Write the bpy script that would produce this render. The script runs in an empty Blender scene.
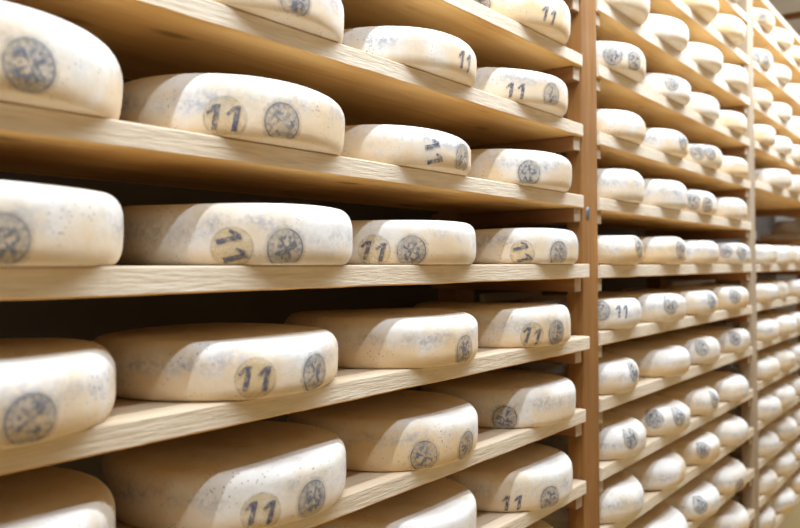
import bpy, bmesh, math, random
from mathutils import Vector

scene = bpy.context.scene
col = scene.collection
PI = math.pi

# ------------------------------------------------------------------ data (metres)
# BOARDS: bay, row, underside height, thickness, how far the board sticks out in front of the posts
# WHEELS: bay, row, place on the row, x, y of the axis, radius, height, stamps (kind, direction in degrees, height)
BOARDS = [
    (1, -1, 1.871, 0.0249, 0),
    (1, 0, 1.7329, 0.0249, 0),
    (1, 1, 1.5954, 0.0249, 0),
    (1, 2, 1.4555, 0.0253, 0),
    (1, 3, 1.3194, 0.0269, 0.011),
    (1, 4, 1.1811, 0.0253, 0.011),
    (1, 5, 1.0404, 0.0248, 0.002),
    (1, 6, 0.9024, 0.0248, 0.002),
    (1, 7, 0.7708, 0.0248, 0.002),
    (2, -4, 2.2837, 0.0265, 0.0),
    (2, -3, 2.1409, 0.0265, 0.0),
    (2, -2, 2.0033, 0.0265, 0.0),
    (2, -1, 1.8659, 0.0265, 0.0),
    (2, 0, 1.7302, 0.0265, 0.0),
    (2, 1, 1.5899, 0.0265, 0.0),
    (2, 2, 1.4554, 0.0265, 0.0),
    (2, 3, 1.3175, 0.0265, 0.0),
    (2, 4, 1.1814, 0.0265, 0.0),
    (2, 5, 1.0467, 0.0265, 0.0),
    (2, 6, 0.9082, 0.0265, 0.0),
    (2, 7, 0.7832, 0.0265, 0.0),
    (2, 8, 0.649, 0.0265, 0.0),
    (2, 9, 0.5181, 0.0265, 0.0),
    (3, -4, 2.2693, 0.0265, 0.0),
    (3, -3, 2.1467, 0.0265, 0.0),
    (3, -2, 2.0066, 0.0265, 0.0),
    (3, -1, 1.8675, 0.0265, 0.0),
    (3, 0, 1.7352, 0.0265, 0.0),
    (3, 1, 1.6005, 0.0265, 0.0),
    (3, 3, 1.3163, 0.0265, 0.0),
    (3, 4, 1.1846, 0.0265, 0.0),
    (3, 5, 1.0538, 0.0265, 0.0),
    (3, 6, 0.92, 0.0265, 0.0),
    (3, 7, 0.7871, 0.0265, 0.0),
    (3, 8, 0.6583, 0.0265, 0.0),
    (3, 9, 0.5297, 0.0265, 0.0),
    (3, 10, 0.3996, 0.0265, 0.0),
    (4, 1, 1.6004, 0.0265, 0.0),
    (4, 2, 1.4578, 0.0265, 0.0),
    (4, 3, 1.3163, 0.0265, 0.0),
]
WHEELS = [
    (1, 0, 4, 1.2566, 0.108, 0.146, 0.066, [('num', -105.8, 0.018), ('round', -158.2, 0.0307)]),
    (1, 1, 2, 0.6219, 0.1079, 0.146, 0.061000000000000006, [('round', -98.6, 0.018)]),
    (1, 1, 3, 0.93, 0.1078, 0.146, 0.0555, [('num', -85.2, 0.018)]),
    (1, 1, 4, 1.2462, 0.108, 0.146, 0.061000000000000006, [('num', -130.3, 0.018), ('round', -100.2, 0.018)]),
    (1, 2, 1, 0.306, 0.1054, 0.146, 0.0715, [('round', -90.8, 0.0225)]),
    (1, 2, 2, 0.6186, 0.1046, 0.146, 0.06659999999999999, [('plnum', -129.7, 0.018), ('round', -105.3, 0.018)]),
    (1, 2, 3, 0.9138, 0.1105, 0.146, 0.055, [('side', -106.9, 0.018), ('round', -80.6, 0.018)]),
    (1, 2, 4, 1.2528, 0.106, 0.146, 0.06169999999999999, [('round', -123.3, 0.0195)]),
    (1, 3, 1, 0.3084, 0.1033, 0.146, 0.068, [('round', -99.3, 0.0204)]),
    (1, 3, 2, 0.6307, 0.1018, 0.146, 0.0665, [('plside', -131.0, 0.018), ('round', -108.3, 0.018)]),
    (1, 3, 3, 0.926, 0.1079, 0.146, 0.0615, [('plnum', -144.8, 0.018), ('round', -124.5, 0.018)]),
    (1, 3, 4, 1.2793, 0.1053, 0.146, 0.0605, [('plside', -134.2, 0.018), ('round', -104.4, 0.018)]),
    (1, 4, 1, 0.3007, 0.1037, 0.146, 0.064, [('round', -87.0, 0.0212)]),
    (1, 4, 2, 0.6079, 0.104, 0.146, 0.06, [('plnum', -113.5, 0.0231), ('round', -82.3, 0.0214)]),
    (1, 4, 3, 0.9217, 0.104, 0.146, 0.066, [('round', -87.2, 0.0198)]),
    (1, 4, 4, 1.2403, 0.1039, 0.146, 0.064, [('plnum', -119.8, 0.0204), ('round', -97.9, 0.0226)]),
    (1, 5, 1, 0.311, 0.1138, 0.146, 0.069, []),
    (1, 5, 2, 0.6329, 0.1129, 0.146, 0.064, [('plnum', -115.9, 0.0191), ('round', -90.0, 0.0212)]),
    (1, 5, 3, 0.9359, 0.1132, 0.146, 0.067, [('round', -117.8, 0.0195), ('round', -83.9, 0.0211)]),
    (1, 5, 4, 1.283, 0.1128, 0.146, 0.065, [('round', -144.9, 0.018)]),
    (1, 6, 3, 0.9351, 0.1132, 0.146, 0.069, []),
    (1, 6, 4, 1.2644, 0.113, 0.146, 0.065, [('num', -136.0, 0.018), ('round', -107.7, 0.0183)]),
    (1, 7, 4, 1.2214, 0.113, 0.146, 0.068, []),
    (2, -3, 4, 2.4872, 0.102, 0.146, 0.0592, []),
    (2, -2, 2, 1.901, 0.1017, 0.146, 0.0606, []),
    (2, -2, 3, 2.1966, 0.1012, 0.146, 0.0581, []),
    (2, -2, 4, 2.4919, 0.1032, 0.146, 0.0621, []),
    (2, -1, 1, 1.6471, 0.1, 0.146, 0.0625, []),
    (2, -1, 2, 1.9454, 0.107, 0.146, 0.0606, []),
    (2, -1, 3, 2.2507, 0.1065, 0.146, 0.0598, []),
    (2, -1, 4, 2.547, 0.1106, 0.146, 0.0619, []),
    (2, 0, 1, 1.6387, 0.0966, 0.13599999999999998, 0.0616, [('round', -128.9, 0.0262), ('round', -103.3, 0.0206)]),
    (2, 0, 2, 1.9854, 0.1051, 0.13599999999999998, 0.0594, [('round', -120.2, 0.0362)]),
    (2, 0, 3, 2.2621, 0.1068, 0.13599999999999998, 0.0614, []),
    (2, 0, 4, 2.5587, 0.1039, 0.13599999999999998, 0.0594, []),
    (2, 1, 1, 1.6526, 0.1025, 0.13599999999999998, 0.0593, []),
    (2, 1, 2, 1.9605, 0.1045, 0.13599999999999998, 0.0605, [('round', -96.0, 0.0326)]),
    (2, 1, 3, 2.2656, 0.1038, 0.13599999999999998, 0.0581, [('round', -132.2, 0.034), ('round', -113.6, 0.0361)]),
    (2, 1, 4, 2.5698, 0.1062, 0.13599999999999998, 0.0592, []),
    (2, 2, 1, 1.6587, 0.1072, 0.13599999999999998, 0.068, []),
    (2, 2, 2, 1.9378, 0.1008, 0.13599999999999998, 0.068, []),
    (2, 2, 3, 2.2219, 0.1086, 0.13599999999999998, 0.0624, [('round', -130.7, 0.0294), ('round', -108.4, 0.0228)]),
    (2, 2, 4, 2.5326, 0.1034, 0.13599999999999998, 0.0628, []),
    (2, 3, 1, 1.6307, 0.1023, 0.13599999999999998, 0.0632, [('round', -89.0, 0.0383)]),
    (2, 3, 2, 1.936, 0.1049, 0.13599999999999998, 0.0672, [('round', -97.8, 0.0354)]),
    (2, 3, 3, 2.213, 0.1005, 0.13599999999999998, 0.0646, []),
    (2, 3, 4, 2.547, 0.0983, 0.13599999999999998, 0.0624, [('round', -136.8, 0.0393), ('round', -111.6, 0.0365)]),
    (2, 4, 1, 1.6257, 0.1049, 0.13599999999999998, 0.0626, [('round', -136.0, 0.0426), ('num', -112.7, 0.0382)]),
    (2, 4, 2, 1.9042, 0.0974, 0.13599999999999998, 0.0643, [('round', -113.8, 0.0409)]),
    (2, 4, 3, 2.1928, 0.1002, 0.13599999999999998, 0.0627, [('round', -100.3, 0.0406)]),
    (2, 4, 4, 2.5148, 0.0973, 0.13599999999999998, 0.0665, [('round', -119.0, 0.0413)]),
    (2, 5, 1, 1.6259, 0.1124, 0.13599999999999998, 0.0643, [('round', -90.5, 0.0443)]),
    (2, 5, 2, 1.9434, 0.0998, 0.13599999999999998, 0.0636, []),
    (2, 5, 3, 2.2288, 0.1033, 0.13599999999999998, 0.0669, [('round', -123.3, 0.0469)]),
    (2, 5, 4, 2.5741, 0.108, 0.13599999999999998, 0.0658, [('round', -122.4, 0.0458)]),
    (2, 6, 1, 1.6477, 0.105, 0.13599999999999998, 0.0646, [('round', -108.8, 0.0446)]),
    (2, 6, 2, 1.9344, 0.0987, 0.13599999999999998, 0.065, [('round', -138.1, 0.045), ('round', -107.4, 0.0449)]),
    (2, 6, 3, 2.2238, 0.1089, 0.13599999999999998, 0.0647, [('round', -95.2, 0.0404)]),
    (2, 6, 4, 2.5163, 0.0999, 0.13599999999999998, 0.0627, []),
    (2, 7, 1, 1.6253, 0.1044, 0.13599999999999998, 0.0671, []),
    (2, 7, 2, 1.9135, 0.1048, 0.13599999999999998, 0.0666, []),
    (2, 7, 3, 2.2062, 0.1022, 0.13599999999999998, 0.0623, [('round', -120.4, 0.0423)]),
    (2, 7, 4, 2.4827, 0.0962, 0.13599999999999998, 0.0659, []),
    (2, 8, 2, 1.8766, 0.0975, 0.146, 0.064, []),
    (2, 8, 3, 2.1724, 0.1061, 0.146, 0.0626, [('round', -121.6, 0.0426)]),
    (2, 8, 4, 2.4678, 0.1053, 0.146, 0.0675, [('round', -107.3, 0.018)]),
    (2, 9, 4, 2.4719, 0.102, 0.146, 0.063, []),
    (3, -3, 1, 2.944, 0.1073, 0.142, 0.058, [('round', -119.3, 0.018)]),
    (3, -3, 2, 3.2355, 0.1033, 0.142, 0.058, []),
    (3, -3, 3, 3.5392, 0.104, 0.142, 0.058, []),
    (3, -2, 1, 2.9373, 0.1085, 0.13599999999999998, 0.059, [('round', -132.1, 0.018), ('round', -108.7, 0.018)]),
    (3, -2, 2, 3.2236, 0.1042, 0.13599999999999998, 0.0605, []),
    (3, -2, 3, 3.6249, 0.1114, 0.13599999999999998, 0.0601, []),
    (3, -1, 1, 2.9306, 0.1086, 0.13599999999999998, 0.0607, []),
    (3, -1, 2, 3.249, 0.107, 0.13599999999999998, 0.061, []),
    (3, -1, 3, 3.6208, 0.122, 0.13599999999999998, 0.0617, []),
    (3, 0, 1, 2.9348, 0.1008, 0.13599999999999998, 0.0615, []),
    (3, 0, 2, 3.2194, 0.1019, 0.13599999999999998, 0.0589, []),
    (3, 0, 3, 3.5077, 0.0953, 0.13599999999999998, 0.0623, []),
    (3, 1, 2, 3.1308, 0.098, 0.146, 0.0591, []),
    (3, 1, 3, 3.4288, 0.098, 0.146, 0.0626, []),
    (3, 3, 1, 2.938, 0.1018, 0.13599999999999998, 0.0668, []),
    (3, 3, 2, 3.2178, 0.0909, 0.13599999999999998, 0.0671, []),
    (3, 3, 3, 3.4991, 0.1054, 0.13599999999999998, 0.067, []),
    (3, 4, 1, 2.9331, 0.1002, 0.13599999999999998, 0.0626, []),
    (3, 4, 2, 3.225, 0.122, 0.13599999999999998, 0.0672, []),
    (3, 4, 3, 3.5339, 0.1038, 0.13599999999999998, 0.0647, []),
    (3, 5, 1, 2.9456, 0.1008, 0.13599999999999998, 0.067, []),
    (3, 5, 2, 3.2263, 0.0951, 0.13599999999999998, 0.0626, []),
    (3, 5, 3, 3.5244, 0.1007, 0.13599999999999998, 0.064, []),
    (3, 6, 1, 2.9462, 0.1009, 0.13599999999999998, 0.0665, []),
    (3, 6, 2, 3.23, 0.1035, 0.13599999999999998, 0.0674, []),
    (3, 6, 3, 3.5324, 0.1025, 0.13599999999999998, 0.0664, []),
    (3, 7, 1, 2.9364, 0.0942, 0.13599999999999998, 0.0662, []),
    (3, 7, 2, 3.2131, 0.1015, 0.13599999999999998, 0.0673, []),
    (3, 7, 3, 3.541, 0.1076, 0.13599999999999998, 0.0635, []),
    (3, 8, 1, 2.9483, 0.1043, 0.13599999999999998, 0.064, []),
    (3, 8, 2, 3.26, 0.1042, 0.13599999999999998, 0.0665, []),
    (3, 8, 3, 3.5849, 0.1091, 0.13599999999999998, 0.063, []),
    (3, 9, 1, 2.9453, 0.1116, 0.13599999999999998, 0.0632, []),
    (3, 9, 2, 3.2413, 0.1087, 0.13599999999999998, 0.0667, []),
    (3, 9, 3, 3.5227, 0.1142, 0.13599999999999998, 0.0631, []),
    (3, 10, 1, 2.9391, 0.1181, 0.13599999999999998, 0.0663, []),
    (3, 10, 2, 3.2198, 0.1057, 0.13599999999999998, 0.0647, []),
    (3, 10, 3, 3.5292, 0.1093, 0.13599999999999998, 0.065, []),
    (4, 2, 1, 4.262, 0.118, 0.146, 0.067, []),
]

CAM_DIST, CAM_Z, CAM_YAW = (0.638, 1.35, 37.4545)
BOARD_DEPTH = .282
BAY = {1: (.172, 1.4225), 2: (1.5025, 2.7335), 3: (2.8105, 4.0345), 4: (4.1115, 5.3415)}
POSTS = [.1335, 1.464, 2.772, 4.073, 5.38]
POST_W, POST_D = .074, .034

# ------------------------------------------------------------------ helpers
def link(o):
    col.objects.link(o); return o

def obj(name, bm, mats, parent=None, loc=(0, 0, 0), smooth=False):
    me = bpy.data.meshes.new(name)
    bmesh.ops.recalc_face_normals(bm, faces=bm.faces[:])
    if smooth:
        for f in bm.faces: f.smooth = True
    bm.to_mesh(me); bm.free()
    for m in (mats if isinstance(mats, (list, tuple)) else [mats]): me.materials.append(m)
    o = link(bpy.data.objects.new(name, me))
    o.location = loc
    if parent: o.parent = parent
    return o

def empty(name, loc):
    o = link(bpy.data.objects.new(name, None)); o.location = loc; o.empty_display_size = .05
    return o

def tag(o, label, cat, group=None):
    o['label'] = label; o['category'] = cat
    if group: o['group'] = group
    return o

def struct(o):
    o['kind'] = 'structure'; return o

def box(bm, x0, x1, y0, y1, z0, z1, bev=.0):
    r = bmesh.ops.create_cube(bm, size=1)
    vs = r['verts']
    for v in vs:
        v.co = Vector((x0 + (v.co.x + .5) * (x1 - x0), y0 + (v.co.y + .5) * (y1 - y0), z0 + (v.co.z + .5) * (z1 - z0)))
    if bev:
        es = list({e for v in vs for e in v.link_edges})
        bmesh.ops.bevel(bm, geom=es, offset=bev, segments=2, affect='EDGES', profile=.6)

# ------------------------------------------------------------------ materials
class N:
    def __init__(s, name):
        s.m = bpy.data.materials.new(name); s.m.use_nodes = True
        s.t = s.m.node_tree; s.b = s.t.nodes['Principled BSDF']; s.out = s.t.nodes['Material Output']
    def n(s, typ, **kw):
        x = s.t.nodes.new(typ)
        for k, v in kw.items(): setattr(x, k, v)
        return x
    def l(s, a, b): s.t.links.new(a, b)
    def val(s, sock, v):
        if hasattr(v, 'type') and hasattr(v, 'links'): s.l(v, sock)
        else: sock.default_value = v
    def math(s, op, a, b=0.0, clamp=False):
        x = s.n('ShaderNodeMath', operation=op, use_clamp=clamp)
        s.val(x.inputs[0], a); s.val(x.inputs[1], b); return x.outputs[0]
    def ramp(s, f, stops):
        x = s.n('ShaderNodeValToRGB'); e = x.color_ramp.elements
        while len(e) < len(stops): e.new(.5)
        for i, (p, c) in enumerate(stops):
            e[i].position = p; e[i].color = (c, c, c, 1) if isinstance(c, (int, float)) else (*c, 1)
        s.l(f, x.inputs[0]); return x.outputs[0]
    def mix(s, f, a, b, mode='MIX'):
        x = s.n('ShaderNodeMix', data_type='RGBA', blend_type=mode)
        s.val(x.inputs[0], f)
        s.val(x.inputs[6], a if hasattr(a, 'links') else (*a, 1)); s.val(x.inputs[7], b if hasattr(b, 'links') else (*b, 1))
        return x.outputs[2]
    def noise(s, vec, scale, detail=4, rough=.55, dist=0):
        x = s.n('ShaderNodeTexNoise'); s.l(vec, x.inputs['Vector'])
        x.inputs['Scale'].default_value = scale; x.inputs['Detail'].default_value = detail
        x.inputs['Roughness'].default_value = rough; x.inputs['Distortion'].default_value = dist
        return x.outputs['Fac']
    def coords(s, scale=(1, 1, 1), kind='Object'):
        tc = s.n('ShaderNodeTexCoord'); oi = s.n('ShaderNodeObjectInfo')
        k = s.n('ShaderNodeVectorMath', operation='MULTIPLY'); s.l(tc.outputs[kind], k.inputs[0]); k.inputs[1].default_value = scale
        r = s.n('ShaderNodeVectorMath', operation='SCALE'); r.inputs[0].default_value = (13.7, 29.1, 41.3); s.l(oi.outputs['Random'], r.inputs['Scale'])
        a = s.n('ShaderNodeVectorMath', operation='ADD'); s.l(k.outputs[0], a.inputs[0]); s.l(r.outputs[0], a.inputs[1])
        s.raw = tc.outputs[kind]; s.rand = oi.outputs['Random']
        return a.outputs[0]
    def bump(s, h, strength, dist=.002):
        x = s.n('ShaderNodeBump'); x.inputs['Strength'].default_value = strength; x.inputs['Distance'].default_value = dist
        s.l(h, x.inputs['Height']); s.l(x.outputs[0], s.b.inputs['Normal'])
    def finish(s, colour, rough=.7, spec=.25):
        s.val(s.b.inputs['Base Color'], colour if hasattr(colour, 'links') else (*colour, 1))
        s.val(s.b.inputs['Roughness'], rough); s.b.inputs['Specular IOR Level'].default_value = spec
        return s.m

def wood(name, light, mid, dark, grain, spread=.5, knots=True, bump=.25, saw=0):
    s = N(name)
    g = {'x': (1.6, 26, 26), 'z': (26, 26, 1.6), 'y': (26, 1.6, 26)}[grain]
    v = s.coords(g)
    n1 = s.noise(v, 1.3, 6, .62, .35)
    n2 = s.noise(v, 5.5, 4, .6, .1)
    f = s.math('ADD', s.math('MULTIPLY', n1, .65), s.math('MULTIPLY', n2, .35))
    c = s.ramp(f, [(.5 - spread * .32, dark), (.5, mid), (.5 + spread * .28, light)])
    g2 = {'x': (1.0, 5, 5), 'z': (5, 5, 1.0), 'y': (5, 1.0, 5)}[grain]
    v2 = s.coords(g2)
    big = s.noise(v2, 2.2, 3)
    c = s.mix(s.ramp(big, [(.42, 0.0), (.7, .5)]), c, dark)
    if knots:
        g3 = {'x': (4.5, 12, 12), 'z': (9, 9, 2.2), 'y': (9, 2.2, 9)}[grain]
        v3 = s.coords(g3)
        vo = s.n('ShaderNodeTexVoronoi'); s.l(v3, vo.inputs['Vector']); vo.inputs['Scale'].default_value = 1.1
        k = s.ramp(vo.outputs['Distance'], [(.05, 1.0), (.16, .0)])
        c = s.mix(s.math('MULTIPLY', k, .75), c, tuple(q * .38 for q in dark))
    h = f
    if saw:
        sv = s.coords((30, 60, 330)); sn = s.noise(sv, 1.0, 3)
        h = s.math('ADD', f, s.math('MULTIPLY', sn, 1.2))
        c = s.mix(s.math('MULTIPLY', s.ramp(sn, [(.35, 1.0), (.6, .0)]), saw), c, tuple(q * .62 for q in dark))
    s.bump(h, bump)
    return s.finish(c, .72, .2)

M = {}
M['plank'] = wood('planed spruce plank', (.90, .60, .24), (.83, .50, .18), (.62, .34, .10), 'x', .7)
M['edge'] = wood('rough sawn plank edge', (.92, .87, .77), (.84, .75, .61), (.66, .52, .35), 'x', .9, knots=False, bump=.5, saw=.22)
M['board_top'] = wood('greyish worn plank top', (.76, .64, .49), (.69, .55, .39), (.54, .41, .27), 'x', .7, knots=False)
M['post'] = wood('oiled larch post', (.46, .235, .075), (.345, .165, .048), (.19, .085, .024), 'z', .8, bump=.4)
M['pale_post'] = wood('pale greyed post', (.54, .44, .33), (.46, .36, .25), (.33, .24, .15), 'z', .8, bump=.4)
M['cleat'] = wood('brown larch cleat', (.46, .25, .10), (.36, .18, .07), (.22, .10, .04), 'y', .8, knots=False)
M['cleat_end'] = wood('grey end grain', (.66, .56, .44), (.54, .44, .33), (.40, .31, .22), 'y', .8, knots=False)
M['batten'] = wood('grey weathered batten', (.62, .58, .52), (.52, .47, .41), (.40, .35, .30), 'x', .8, knots=False)

def rind(name):
    s = N(name)
    v = s.coords((1, 1, 1))
    sep = s.n('ShaderNodeSeparateXYZ'); s.l(s.raw, sep.inputs[0]); z = sep.outputs['Z']
    big = s.noise(v, 9, 4, .6)
    med = s.noise(v, 26, 5, .6, .2)
    fine = s.noise(v, 160, 4, .65)
    # cream rind with a white bloom
    c = s.mix(s.ramp(med, [(.36, 0.0), (.62, 1.0)]), (.76, .695, .585), (.83, .81, .775))
    c = s.mix(s.ramp(big, [(.42, 0.0), (.62, .75)]), c, (.87, .86, .84))
    # ochre stains of the washed rind, plus warm bounce light painted in towards the foot
    foot = s.ramp(s.math('ADD', s.math('MULTIPLY', z, 9.0), s.math('MULTIPLY', s.math('SUBTRACT', big, .5), 1.7)), [(.12, 1.0), (.46, 0.0)])
    amt = s.math('ADD', .26, s.math('MULTIPLY', s.rand, .45))
    c = s.mix(s.math('MULTIPLY', foot, amt), c, (.80, .54, .22))
    v2 = s.coords((1.0, 1.0, 1.6))
    pat = s.noise(v2, 13, 3, .5)
    c = s.mix(s.ramp(pat, [(.58, 0.0), (.72, .38)]), c, (.78, .58, .31))
    # blue-grey mould: a broken line round the middle and clouds of specks
    wob = s.math('MULTIPLY', s.math('SUBTRACT', big, .5), .06)
    line = s.math('ABSOLUTE', s.math('SUBTRACT', s.math('ADD', z, wob), .037))
    band = s.ramp(line, [(.0, 1.0), (.016, 0.0)])
    cloud = s.ramp(s.noise(v, 14, 5, .7), [(.42, 0.0), (.60, 1.0)])
    c = s.mix(s.math('MULTIPLY', s.math('MULTIPLY', band, cloud), s.math('MULTIPLY', s.ramp(fine, [(.40, .2), (.58, 1.0)]), .8)), c, (.36, .38, .44))
    cl2 = s.ramp(s.noise(v, 11, 4, .6, .5), [(.50, 0.0), (.70, .38)])
    c = s.mix(s.math('MULTIPLY', cl2, s.ramp(fine, [(.42, .12), (.6, 1.0)])), c, (.50, .52, .57))
    # dark specks
    vo = s.n('ShaderNodeTexVoronoi'); s.l(v, vo.inputs['Vector']); vo.inputs['Scale'].default_value = 210
    sp = s.ramp(vo.outputs['Distance'], [(.14, 1.0), (.26, 0.0)])
    where = s.ramp(s.noise(v, 24, 4, .65), [(.50, 0.0), (.66, .85)])
    c = s.mix(s.math('MULTIPLY', sp, where), c, (.17, .17, .20))
    s.bump(s.math('ADD', s.math('MULTIPLY', fine, .5), med), .28, .0022)
    return s.finish(c, .82, .12)
M['rind'] = rind('washed cheese rind')

def ink_finish(s, alpha, colour):
    """ink: colour where alpha is 1, bare rind where it is 0"""
    tr = s.n('ShaderNodeBsdfTransparent'); mx = s.n('ShaderNodeMixShader')
    s.finish(colour, .7, .1)
    s.l(alpha, mx.inputs[0]); s.l(tr.outputs[0], mx.inputs[1]); s.l(s.b.outputs[0], mx.inputs[2])
    s.l(mx.outputs[0], s.out.inputs['Surface'])
    return s.m

def stamp_material():
    s = N('worn blue-grey round stamp ink')
    v = s.coords((1, 1, 1))
    uv = s.n('ShaderNodeTexCoord').outputs['UV']
    c = s.n('ShaderNodeVectorMath', operation='SUBTRACT'); s.l(uv, c.inputs[0]); c.inputs[1].default_value = (.5, .5, 0)
    ln = s.n('ShaderNodeVectorMath', operation='LENGTH'); s.l(c.outputs[0], ln.inputs[0])
    r = s.math('MULTIPLY', ln.outputs['Value'], 2.0)
    sep = s.n('ShaderNodeSeparateXYZ'); s.l(c.outputs[0], sep.inputs[0])
    th = s.math('ARCTAN2', sep.outputs[1], sep.outputs[0])
    ring = s.ramp(s.math('ABSOLUTE', s.math('SUBTRACT', r, .80)), [(.02, 1.0), (.055, 0.0)])
    ring2 = s.ramp(s.math('ABSOLUTE', s.math('SUBTRACT', r, .58)), [(.01, .55), (.04, 0.0)])
    tick = s.math('MULTIPLY', s.ramp(s.math('SINE', s.math('MULTIPLY', th, 17.0)), [(.25, 0.0), (.6, .7)]), s.ramp(s.math('ABSOLUTE', s.math('SUBTRACT', r, .69)), [(.05, 1.0), (.09, 0.0)]))
    spoke = s.math('MULTIPLY', s.ramp(s.math('ABSOLUTE', s.math('SINE', s.math('MULTIPLY', s.math('ADD', th, .5), 2.0))), [(.26, 1.0), (.5, 0.0)]), s.ramp(r, [(.50, 1.0), (.62, 0.0)]))
    leaf = s.math('MULTIPLY', s.ramp(s.noise(v, 190, 3, .6), [(.47, 0.0), (.55, 1.0)]), s.ramp(r, [(.5, 1.0), (.72, .35)]))
    pat = s.math('MAXIMUM', s.math('MAXIMUM', ring, ring2), s.math('MAXIMUM', tick, s.math('MAXIMUM', spoke, leaf)))
    wear = s.ramp(s.noise(v, 55, 5, .7), [(.32, .3), (.54, 1.0)])
    a = s.math('MULTIPLY', s.math('MULTIPLY', pat, wear), .76)
    halo = s.math('MULTIPLY', s.ramp(r, [(.84, .42), (1.0, 0.0)]), s.ramp(s.noise(v, 40, 4, .6), [(.35, .35), (.6, 1.0)]))
    grey = s.ramp(s.noise(v, 25, 3), [(.36, 0.0), (.56, .85)])
    ground = s.mix(grey, (.70, .55, .30), (.42, .43, .45))
    return ink_finish(s, s.math('MAXIMUM', a, halo), s.mix(s.ramp(a, [(.1, 0.0), (.4, 1.0)]), ground, (.15, .17, .22)))
M['stamp'] = stamp_material()

def digit_material():
    s = N('worn dark blue number ink')
    v = s.coords((1, 1, 1))
    a = s.ramp(s.noise(v, 190, 4, .7), [(.38, .15), (.58, .85)])
    return ink_finish(s, a, (.10, .115, .19))
M['digit'] = digit_material()

def plate_material():
    s = N('yellowish casein disc')
    v = s.coords((1, 1, 1))
    uv = s.n('ShaderNodeTexCoord').outputs['UV']
    c = s.n('ShaderNodeVectorMath', operation='SUBTRACT'); s.l(uv, c.inputs[0]); c.inputs[1].default_value = (.5, .5, 0)
    ln = s.n('ShaderNodeVectorMath', operation='LENGTH'); s.l(c.outputs[0], ln.inputs[0])
    r = s.math('MULTIPLY', ln.outputs['Value'], 2.0)
    rim = s.ramp(s.math('ABSOLUTE', s.math('SUBTRACT', r, .93)), [(.02, 1.0), (.08, 0.0)])
    cc = s.mix(s.math('MULTIPLY', rim, .75), (.72, .57, .31), (.36, .35, .33))
    n = s.ramp(s.noise(v, 70, 4, .6), [(.35, .15), (.62, .6)])
    a = s.math('MULTIPLY', n, s.ramp(r, [(.94, 1.0), (1.0, 0.0)]))
    return ink_finish(s, a, cc)
M['plate'] = plate_material()

def plain(name, c, rough=.8, metal=0, nscale=8, var=.12):
    s = N(name); v = s.coords()
    n = s.noise(v, nscale, 5)
    cc = s.mix(n, tuple(q * (1 - var) for q in c), tuple(min(1, q * (1 + var)) for q in c))
    s.b.inputs['Metallic'].default_value = metal
    return s.finish(cc, rough, .3)
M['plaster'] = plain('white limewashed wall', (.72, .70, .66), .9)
M['shadewall'] = plain('shade-toned cellar wall', (.12, .10, .085), .9)  # dark colour paints in the shade on the wall behind the shelves
M['concrete'] = plain('worn tan cellar floor', (.60, .43, .20), .7, nscale=4)
M['ceiling'] = plain('white ceiling', (.82, .81, .78), .9)
M['steel'] = plain('dull zinc bolt', (.22, .25, .30), .45, .7, 60)

# ------------------------------------------------------------------ the setting
bm = bmesh.new(); box(bm, -2.5, 6.5, -2.6, .62, -.1, 0); struct(obj('floor', bm, M['concrete']))
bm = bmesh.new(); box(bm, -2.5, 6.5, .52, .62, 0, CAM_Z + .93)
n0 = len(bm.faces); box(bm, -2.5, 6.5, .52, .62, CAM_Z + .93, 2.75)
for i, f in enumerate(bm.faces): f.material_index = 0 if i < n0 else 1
struct(obj('wall_back', bm, [M['shadewall'], M['plaster']]))
bm = bmesh.new(); box(bm, -2.5, 6.5, -2.6, .62, 2.75, 2.85); struct(obj('ceiling', bm, M['ceiling']))
bm = bmesh.new(); box(bm, 5.6, 5.7, -2.6, .52, 0, 2.75); struct(obj('wall_right', bm, M['plaster']))

# ------------------------------------------------------------------ rack uprights
board_under = {}
for bay, k, zb, t, p in BOARDS: board_under[bay, k] = zb
extra = {(3, 2): CAM_Z + .131 * .8036, (3, -5): CAM_Z + 1.30 * .8036, (3, -6): CAM_Z + 1.463 * .8036}
UPRIGHT = ['brown wooden rack upright in front at left end of the nearest bay, beside the camera',
           'brown wooden rack upright with a round bolt, between the nearest and middle bays',
           'slim blurred wooden rack upright between the middle and far bays',
           'far wooden rack upright closing the right end of the far bay',
           'hindmost wooden rack upright past the far bay, beside the white end wall']
for i, px in enumerate(POSTS):
    r = tag(empty('rack_upright', (px, 0, 0)), UPRIGHT[i], 'shelf upright', 'wooden uprights of the cheese rack')
    hw = POST_W / 2
    bm = bmesh.new(); box(bm, -hw, hw, 0, POST_D, 0, 2.70, .0025); obj('front_post', bm, M['pale_post'] if i == 2 else M['post'], r, (0, .0045, 0))
    bm = bmesh.new(); box(bm, -hw, hw, 0, .05, 0, 2.70, .0025); obj('rear_post', bm, M['cleat'], r, (0, .30, 0))
    for side, bay in ((-1, i), (1, i + 1)):
        rows = [(k, z) for (b, k), z in board_under.items() if b == bay]
        rows += [(k, z) for (b, k), z in extra.items() if b == bay]
        for k, z in sorted(rows):
            x0, x1 = (-hw - .027, -hw) if side < 0 else (hw, hw + .027)
            bm = bmesh.new(); box(bm, x0, x1, 0, .338, -.026, 0, .0015)
            for f in bm.faces: f.material_index = 1 if f.calc_center_median().y < .001 else 0
            obj('cleat', bm, [M['cleat'], M['cleat_end']], r, (0, .0085, z - .0009))
    if i == 1:
        bm = bmesh.new()
        bmesh.ops.create_uvsphere(bm, u_segments=20, v_segments=10, radius=.5)
        for v in bm.verts: v.co = Vector((v.co.x * .017, v.co.y * .007, v.co.z * .026))
        b = obj('bolt', bm, M['steel'], r, (-.012, .0045, CAM_Z + .0965), True)
        b['label'] = 'dark zinc bolt head'

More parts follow.
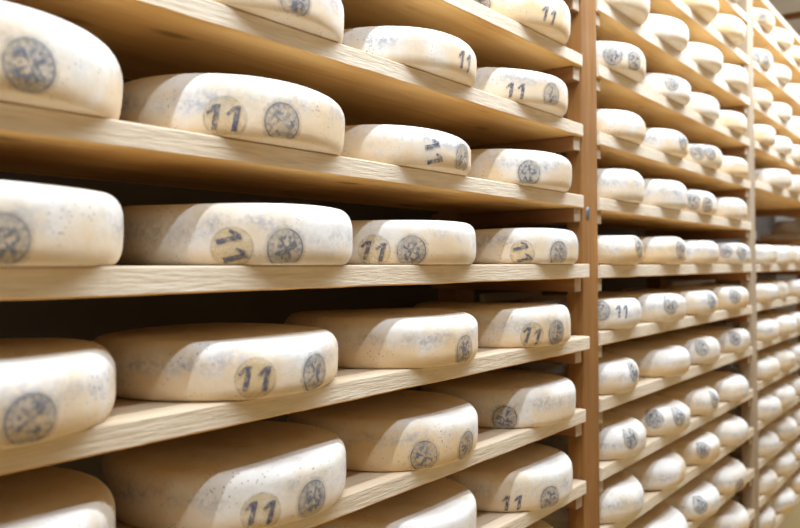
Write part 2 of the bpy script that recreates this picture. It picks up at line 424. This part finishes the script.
# ------------------------------------------------------------------ shelf boards
ORD = ['topmost', 'second', 'third', 'fourth', 'fifth', 'sixth', 'seventh', 'eighth', 'ninth', 'tenth', 'eleventh', 'twelfth', 'thirteenth', 'fourteenth', 'fifteenth']
FIRST_ROW = {1: 0, 2: -3, 3: -4, 4: 1}
rows_of = {b: sorted(k for (bb, k) in board_under if bb == b) for b in (1, 2, 3, 4)}
def rowname(bay, k):
    vis = [q for q in rows_of[bay] if q >= FIRST_ROW[bay]]
    return ORD[vis.index(k)] if k in vis else 'uppermost hidden'
BAYNAME = {1: 'nearest bay', 2: 'middle bay', 3: 'far bay', 4: 'hindmost bay'}
LOOK = {1: 'rough-sawn wooden shelf board', 2: 'pale wooden shelf board', 3: 'blurred pale shelf board', 4: 'dim wooden shelf board'}
NOTE = {(1, 1): 'grey-white edge,', (1, 2): 'white-lit edge,', (1, 3): 'at eye level,', (1, 4): 'with rough saw marks,', (3, -4): 'bare of cheese,'}
def board(bay, k, zb, t, p):
    rnd = random.Random(bay * 100 + k)
    x0, x1 = BAY[bay]
    L = x1 - x0
    bm = bmesh.new()
    n = 40
    prof = [(-p, 0), (-p, t), (BOARD_DEPTH, t), (BOARD_DEPTH, 0)]
    bv = .0018
    prof = [(-p, bv), (-p, t - bv), (-p + bv, t), (BOARD_DEPTH - bv, t), (BOARD_DEPTH, t - bv), (BOARD_DEPTH, bv), (BOARD_DEPTH - bv, 0), (-p + bv, 0)]
    rings = []
    for i in range(n + 1):
        x = L * i / n
        w1, w2 = rnd.uniform(-.0006, .0006), rnd.uniform(-.0005, .0004)
        rings.append([bm.verts.new((x, y + (w1 if j in (0, 1) else 0), z + (w2 if j == 0 or j == 7 else 0))) for j, (y, z) in enumerate(prof)])
    m = len(prof)
    for a, b in zip(rings, rings[1:]):
        for j in range(m):
            f = bm.faces.new((a[j], a[(j + 1) % m], b[(j + 1) % m], b[j]))
            f.material_index = 1 if j == 0 else (2 if j in (1, 2) else 0)
    bm.faces.new(rings[0]).material_index = 1; bm.faces.new(rings[-1][::-1]).material_index = 1
    o = obj('shelf_board', bm, [M['plank'], M['edge'], M['board_top']], None, (x0, 0, zb))
    rn = rowname(bay, k)
    if rn.startswith('upper'):
        lab = f'{LOOK[bay]} above the topmost visible shelf of the {BAYNAME[bay]}'
    else:
        note = NOTE.get((bay, k), '')
        lab = f'{LOOK[bay]}, {note} {"topmost in view" if rn == "topmost" else rn + " from the top"} in the {BAYNAME[bay]}'
    tag(o, ' '.join(lab.split()), 'shelf', 'shelf boards of the ' + BAYNAME[bay])
for bd in BOARDS: board(*bd)

# ------------------------------------------------------------------ cheese wheels
class Shape:
    def __init__(s, R, h, seed, low=False, rnd_k=1.0):
        q = random.Random(seed)
        s.R, s.h = R, h
        s.tz, s.tx = q.uniform(.013, .021) * rnd_k, q.uniform(.009, .015) * rnd_k
        s.bz, s.bx = q.uniform(.006, .010) * rnd_k, q.uniform(.003, .006) * rnd_k
        s.bulge = q.uniform(.0012, .0042)
        if low: s.bz, s.bx = s.bz * 1.7, s.bx * 1.7
        c_ = min(1, .80 * h / (s.tz + s.bz))
        s.tz *= c_; s.bz *= c_
        s.ph = [q.uniform(0, 2 * PI) for _ in range(6)]
        s.am = [q.uniform(.0005, .0016), q.uniform(.0003, .001), q.uniform(.0004, .0010)]
        s.dome = q.uniform(-.0015, .002)
    def rad(s, th, z):
        r = s.R - .0032 + s.bulge * math.sin(PI * z / s.h)
        if z < s.bz: r -= s.bx * (1 - math.sqrt(max(0, 1 - ((s.bz - z) / s.bz) ** 2)))
        if z > s.h - s.tz: r -= s.tx * (1 - math.sqrt(max(0, 1 - ((z - s.h + s.tz) / s.tz) ** 2)))
        a = s.am
        r += a[0] * math.sin(2 * th + s.ph[0]) * .7 + a[1] * math.sin(3 * th + s.ph[1] + z * 40) + a[2] * math.sin(5 * th + s.ph[2]) * .5
        return min(r, s.R)
    def lift(s, th, z):
        f = z / s.h
        return f * f * (.0012 * math.sin(2 * th + s.ph[3]) + .0008 * math.sin(3 * th + s.ph[4]))
    def pt(s, th, z, off=0):
        r = s.rad(th, z) + off
        return Vector((r * math.cos(th), r * math.sin(th), z + s.lift(th, z)))

def wheel_mesh(sh, seg):
    bm = bmesh.new()
    zs = [sh.bz * (1 - math.cos(PI / 2 * i / 5)) for i in range(6)]
    nm = 6
    lo, hi = sh.bz, sh.h - sh.tz
    zs += [lo + (hi - lo) * i / nm for i in range(1, nm + 1)]
    zs += [hi + sh.tz * math.sin(PI / 2 * i / 6) for i in range(1, 7)]
    rings = []
    for z in zs: rings.append([bm.verts.new(sh.pt(2 * PI * i / seg, z)) for i in range(seg)])
    top0 = zs[-1]
    for f in (.9, .7, .45, .2):
        ring = []
        for i in range(seg):
            p = sh.pt(2 * PI * i / seg, top0)
            ring.append(bm.verts.new((p.x * f, p.y * f, sh.h + (p.z - sh.h) * f + sh.dome * (1 - f))))
        rings.append(ring)
    for a, b in zip(rings, rings[1:]):
        for i in range(seg): bm.faces.new((a[i], a[(i + 1) % seg], b[(i + 1) % seg], b[i]))
    bm.faces.new(rings[0][::-1]); bm.faces.new(rings[-1])
    return bm

def disc_bm(sh, ang, zc, size, rot, off):
    bm = bmesh.new(); uvl = bm.loops.layers.uv.new('UVMap')
    data = {}
    def vert(u, v):
        cu, cv = u * math.cos(rot) - v * math.sin(rot), u * math.sin(rot) + v * math.cos(rot)
        z = zc + cv * size / 2
        z = max(.0015, min(sh.h - .0015, z))
        w = bm.verts.new(sh.pt(ang + cu * size / 2 / sh.R, z, off)); data[w] = (u * .5 + .5, v * .5 + .5); return w
    c = vert(0, 0); nr, ns = 7, 28
    rings = [[vert((j + 1) / nr * math.cos(2 * PI * i / ns), (j + 1) / nr * math.sin(2 * PI * i / ns)) for i in range(ns)] for j in range(nr)]
    for i in range(ns): bm.faces.new((c, rings[0][i], rings[0][(i + 1) % ns]))
    for a, b in zip(rings, rings[1:]):
        for i in range(ns): bm.faces.new((a[i], b[i], b[(i + 1) % ns], a[(i + 1) % ns]))
    for f in bm.faces:
        for l in f.loops: l[uvl].uv = data[l.vert]
    return bm

def digits_bm(sh, ang, zc, hgt, rot, off):
    """the number 11: two upright strokes, each with its flag"""
    bm = bmesh.new()
    def vert(u, v):
        u += v * .12
        cu, cv = u * math.cos(rot) - v * math.sin(rot), u * math.sin(rot) + v * math.cos(rot)
        z = max(.001, min(sh.h - .001, zc + cv * hgt))
        return bm.verts.new(sh.pt(ang + cu * hgt / sh.R, z, off))
    def strip(p0, p1, w0, w1, n):
        prev = None
        dx, dy = p1[0] - p0[0], p1[1] - p0[1]; L = math.hypot(dx, dy); nx, ny = -dy / L, dx / L
        for i in range(n + 1):
            f = i / n; w = w0 + (w1 - w0) * f; x, y = p0[0] + dx * f, p0[1] + dy * f
            row = [vert(x + nx * w * s / 2, y + ny * w * s / 2) for s in (-1, 0, 1)]
            if prev:
                for a in (0, 1): bm.faces.new((prev[a], row[a], row[a + 1], prev[a + 1]))
            prev = row
    for cx in (-.36, .42):
        strip((cx, -.5), (cx, .5), .22, .22, 10)
        strip((cx - .09, .42), (cx - .36, .12), .20, .13, 5)
    return bm

def place_on_row(bay, k, w):
    row = sorted(q[2] for q in WHEELS if q[0] == bay and q[1] == k)
    i = row.index(w)
    if len(row) == 1: return 'only one in view'
    return 'leftmost' if i == 0 else 'rightmost' if i == len(row) - 1 else ['second from left', 'third from left'][i - 1]

def look(stamps, k, rnd, bay):
    kinds = [s[0] for s in stamps]
    num = any('num' in q or 'side' in q for q in kinds); side = any('side' in q for q in kinds)
    plate = any(q.startswith('pl') for q in kinds); rs = kinds.count('round')
    base = {1: 'cream cheese wheel', 2: 'pale cheese wheel', 3: 'blurred pale cheese wheel', 4: 'dim cheese wheel'}[bay]
    if num:
        w = 'sideways 11' if side else 'upright 11'
        return 'cheese wheel with ' + w + (' and stamp' if rs else '')
    if rs: return 'cheese wheel with ' + ('two round stamps' if rs == 2 else 'one round stamp')
    return base

for n, (bay, k, w, X, Y, R, h, stamps) in enumerate(WHEELS):
    zt = [b[2] + b[3] for b in BOARDS if b[0] == bay and b[1] == k][0]
    rnd = random.Random(n * 7 + 3)
    sh = Shape(R, h, n + 11, k > 2, (1.45 if k < 3 else 1.1) if bay == 1 else 1.9)
    loc = (X, Y, zt + .0004)
    body = wheel_mesh(sh, 96 if bay == 1 else 64)
    root = empty('cheese_wheel', loc) if stamps else obj('cheese_wheel', body, M['rind'], None, loc, True)
    lab = f'{look(stamps, k, rnd, bay)}, {place_on_row(bay, k, w)} on {rowname(bay, k)} shelf down, {BAYNAME[bay]}'
    lab = lab.replace('topmost shelf down', 'topmost shelf')
    if bay == 4: lab = 'dim cheese wheel in hindmost bay, seen through the empty far bay slot'
    tag(root, lab, 'cheese', f'cheese wheels in the {BAYNAME[bay]}')
    if stamps: obj('rind', body, M['rind'], root, (0, 0, 0), True)
    for (kind, ang, z) in stamps:
        a = math.radians(ang)
        if kind == 'round':
            o = obj('round_stamp', disc_bm(sh, a, z, .051, rnd.uniform(-.6, .6), .0007), M['stamp'], root, (0, 0, 0), True)
            o['label'] = 'worn blue-grey round stamp'
        else:
            par = root
            if kind.startswith('pl'):
                par = obj('casein_plate', disc_bm(sh, a, z, .047, 0, .0006), M['plate'], root, (0, 0, 0), True)
                par['label'] = 'yellowish round casein plate'
            rot = 1.22 if 'side' in kind else rnd.uniform(-.22, .05)
            if 'side' in kind: rot = -rot
            o = obj('number_stamp', digits_bm(sh, a, z, .0265, rot, .0012), M['digit'], par, (0, 0, 0), True)
            o['label'] = 'number 11 stamped in dark blue'

# ------------------------------------------------------------------ battens behind the shelves
def back_batten(x0, x1, z, lab):
    bm = bmesh.new(); box(bm, 0, x1 - x0, 0, .02, 0, .022, .001)
    tag(obj('wall_batten', bm, M['batten'], None, (x0, .4995, z)), lab, 'batten')


back_batten(1.88, 2.22, CAM_Z - .112, 'short grey batten on the dark back wall, behind the nearest upright')
back_batten(3.47, 4.12, CAM_Z - .11, 'long grey batten on dark back wall glimpsed in middle bay gap')

# ------------------------------------------------------------------ light
def tube(name, x0, x1, y, z, width, power, colour):
    l = bpy.data.lights.new(name, 'AREA'); l.shape = 'RECTANGLE'; l.size = x1 - x0; l.size_y = width
    l.energy = power; l.color = colour
    o = link(bpy.data.objects.new(name, l)); o.location = ((x0 + x1) / 2, y, z)
    return o
tube('ceiling_tube', -1.6, 5.4, -.29, CAM_Z + 1.06, .03, 80, (.79, .89, 1))
tube('ceiling_tube', -1.6, 5.4, -.62, CAM_Z + 1.06, .05, 46, (.79, .89, 1))
w = bpy.data.worlds.new('cellar air'); scene.world = w; w.use_nodes = True
wt = w.node_tree; bg = wt.nodes['Background']
g_ = wt.nodes.new('ShaderNodeTexCoord'); sx = wt.nodes.new('ShaderNodeSeparateXYZ'); rp = wt.nodes.new('ShaderNodeValToRGB')
wt.links.new(g_.outputs['Generated'], sx.inputs[0])
mr = wt.nodes.new('ShaderNodeMapRange'); mr.inputs['From Min'].default_value = -1; wt.links.new(sx.outputs['Z'], mr.inputs['Value'])
wt.links.new(mr.outputs[0], rp.inputs[0])
e = rp.color_ramp.elements                      # a white cellar ceiling above, golden timber racks and floor below
e[0].position = .36; e[0].color = (.40, .24, .09, 1); e[1].position = .80; e[1].color = (.20, .185, .15, 1)
k_ = e.new(.56); k_.color = (.235, .148, .066, 1)
wt.links.new(rp.outputs[0], bg.inputs['Color']); bg.inputs['Strength'].default_value = 1.0

# ------------------------------------------------------------------ camera
cam = bpy.data.cameras.new('camera'); co = link(bpy.data.objects.new('camera', cam))
cam.sensor_width = 36; cam.lens = 36 * 778 / 800; cam.shift_y = -23.7 / 800; cam.clip_start = .02
co.location = (0, -CAM_DIST, CAM_Z); co.rotation_euler = (PI / 2 + .028, 0, math.radians(CAM_YAW - 90))
cam.dof.use_dof = True; cam.dof.focus_distance = 1.08; cam.dof.aperture_fstop = 4.5
scene.camera = co
scene.view_settings.view_transform = 'Standard'; scene.view_settings.look = 'None'
scene.view_settings.exposure = -0.04; scene.view_settings.gamma = 1.0; scene.view_settings.use_curve_mapping = False
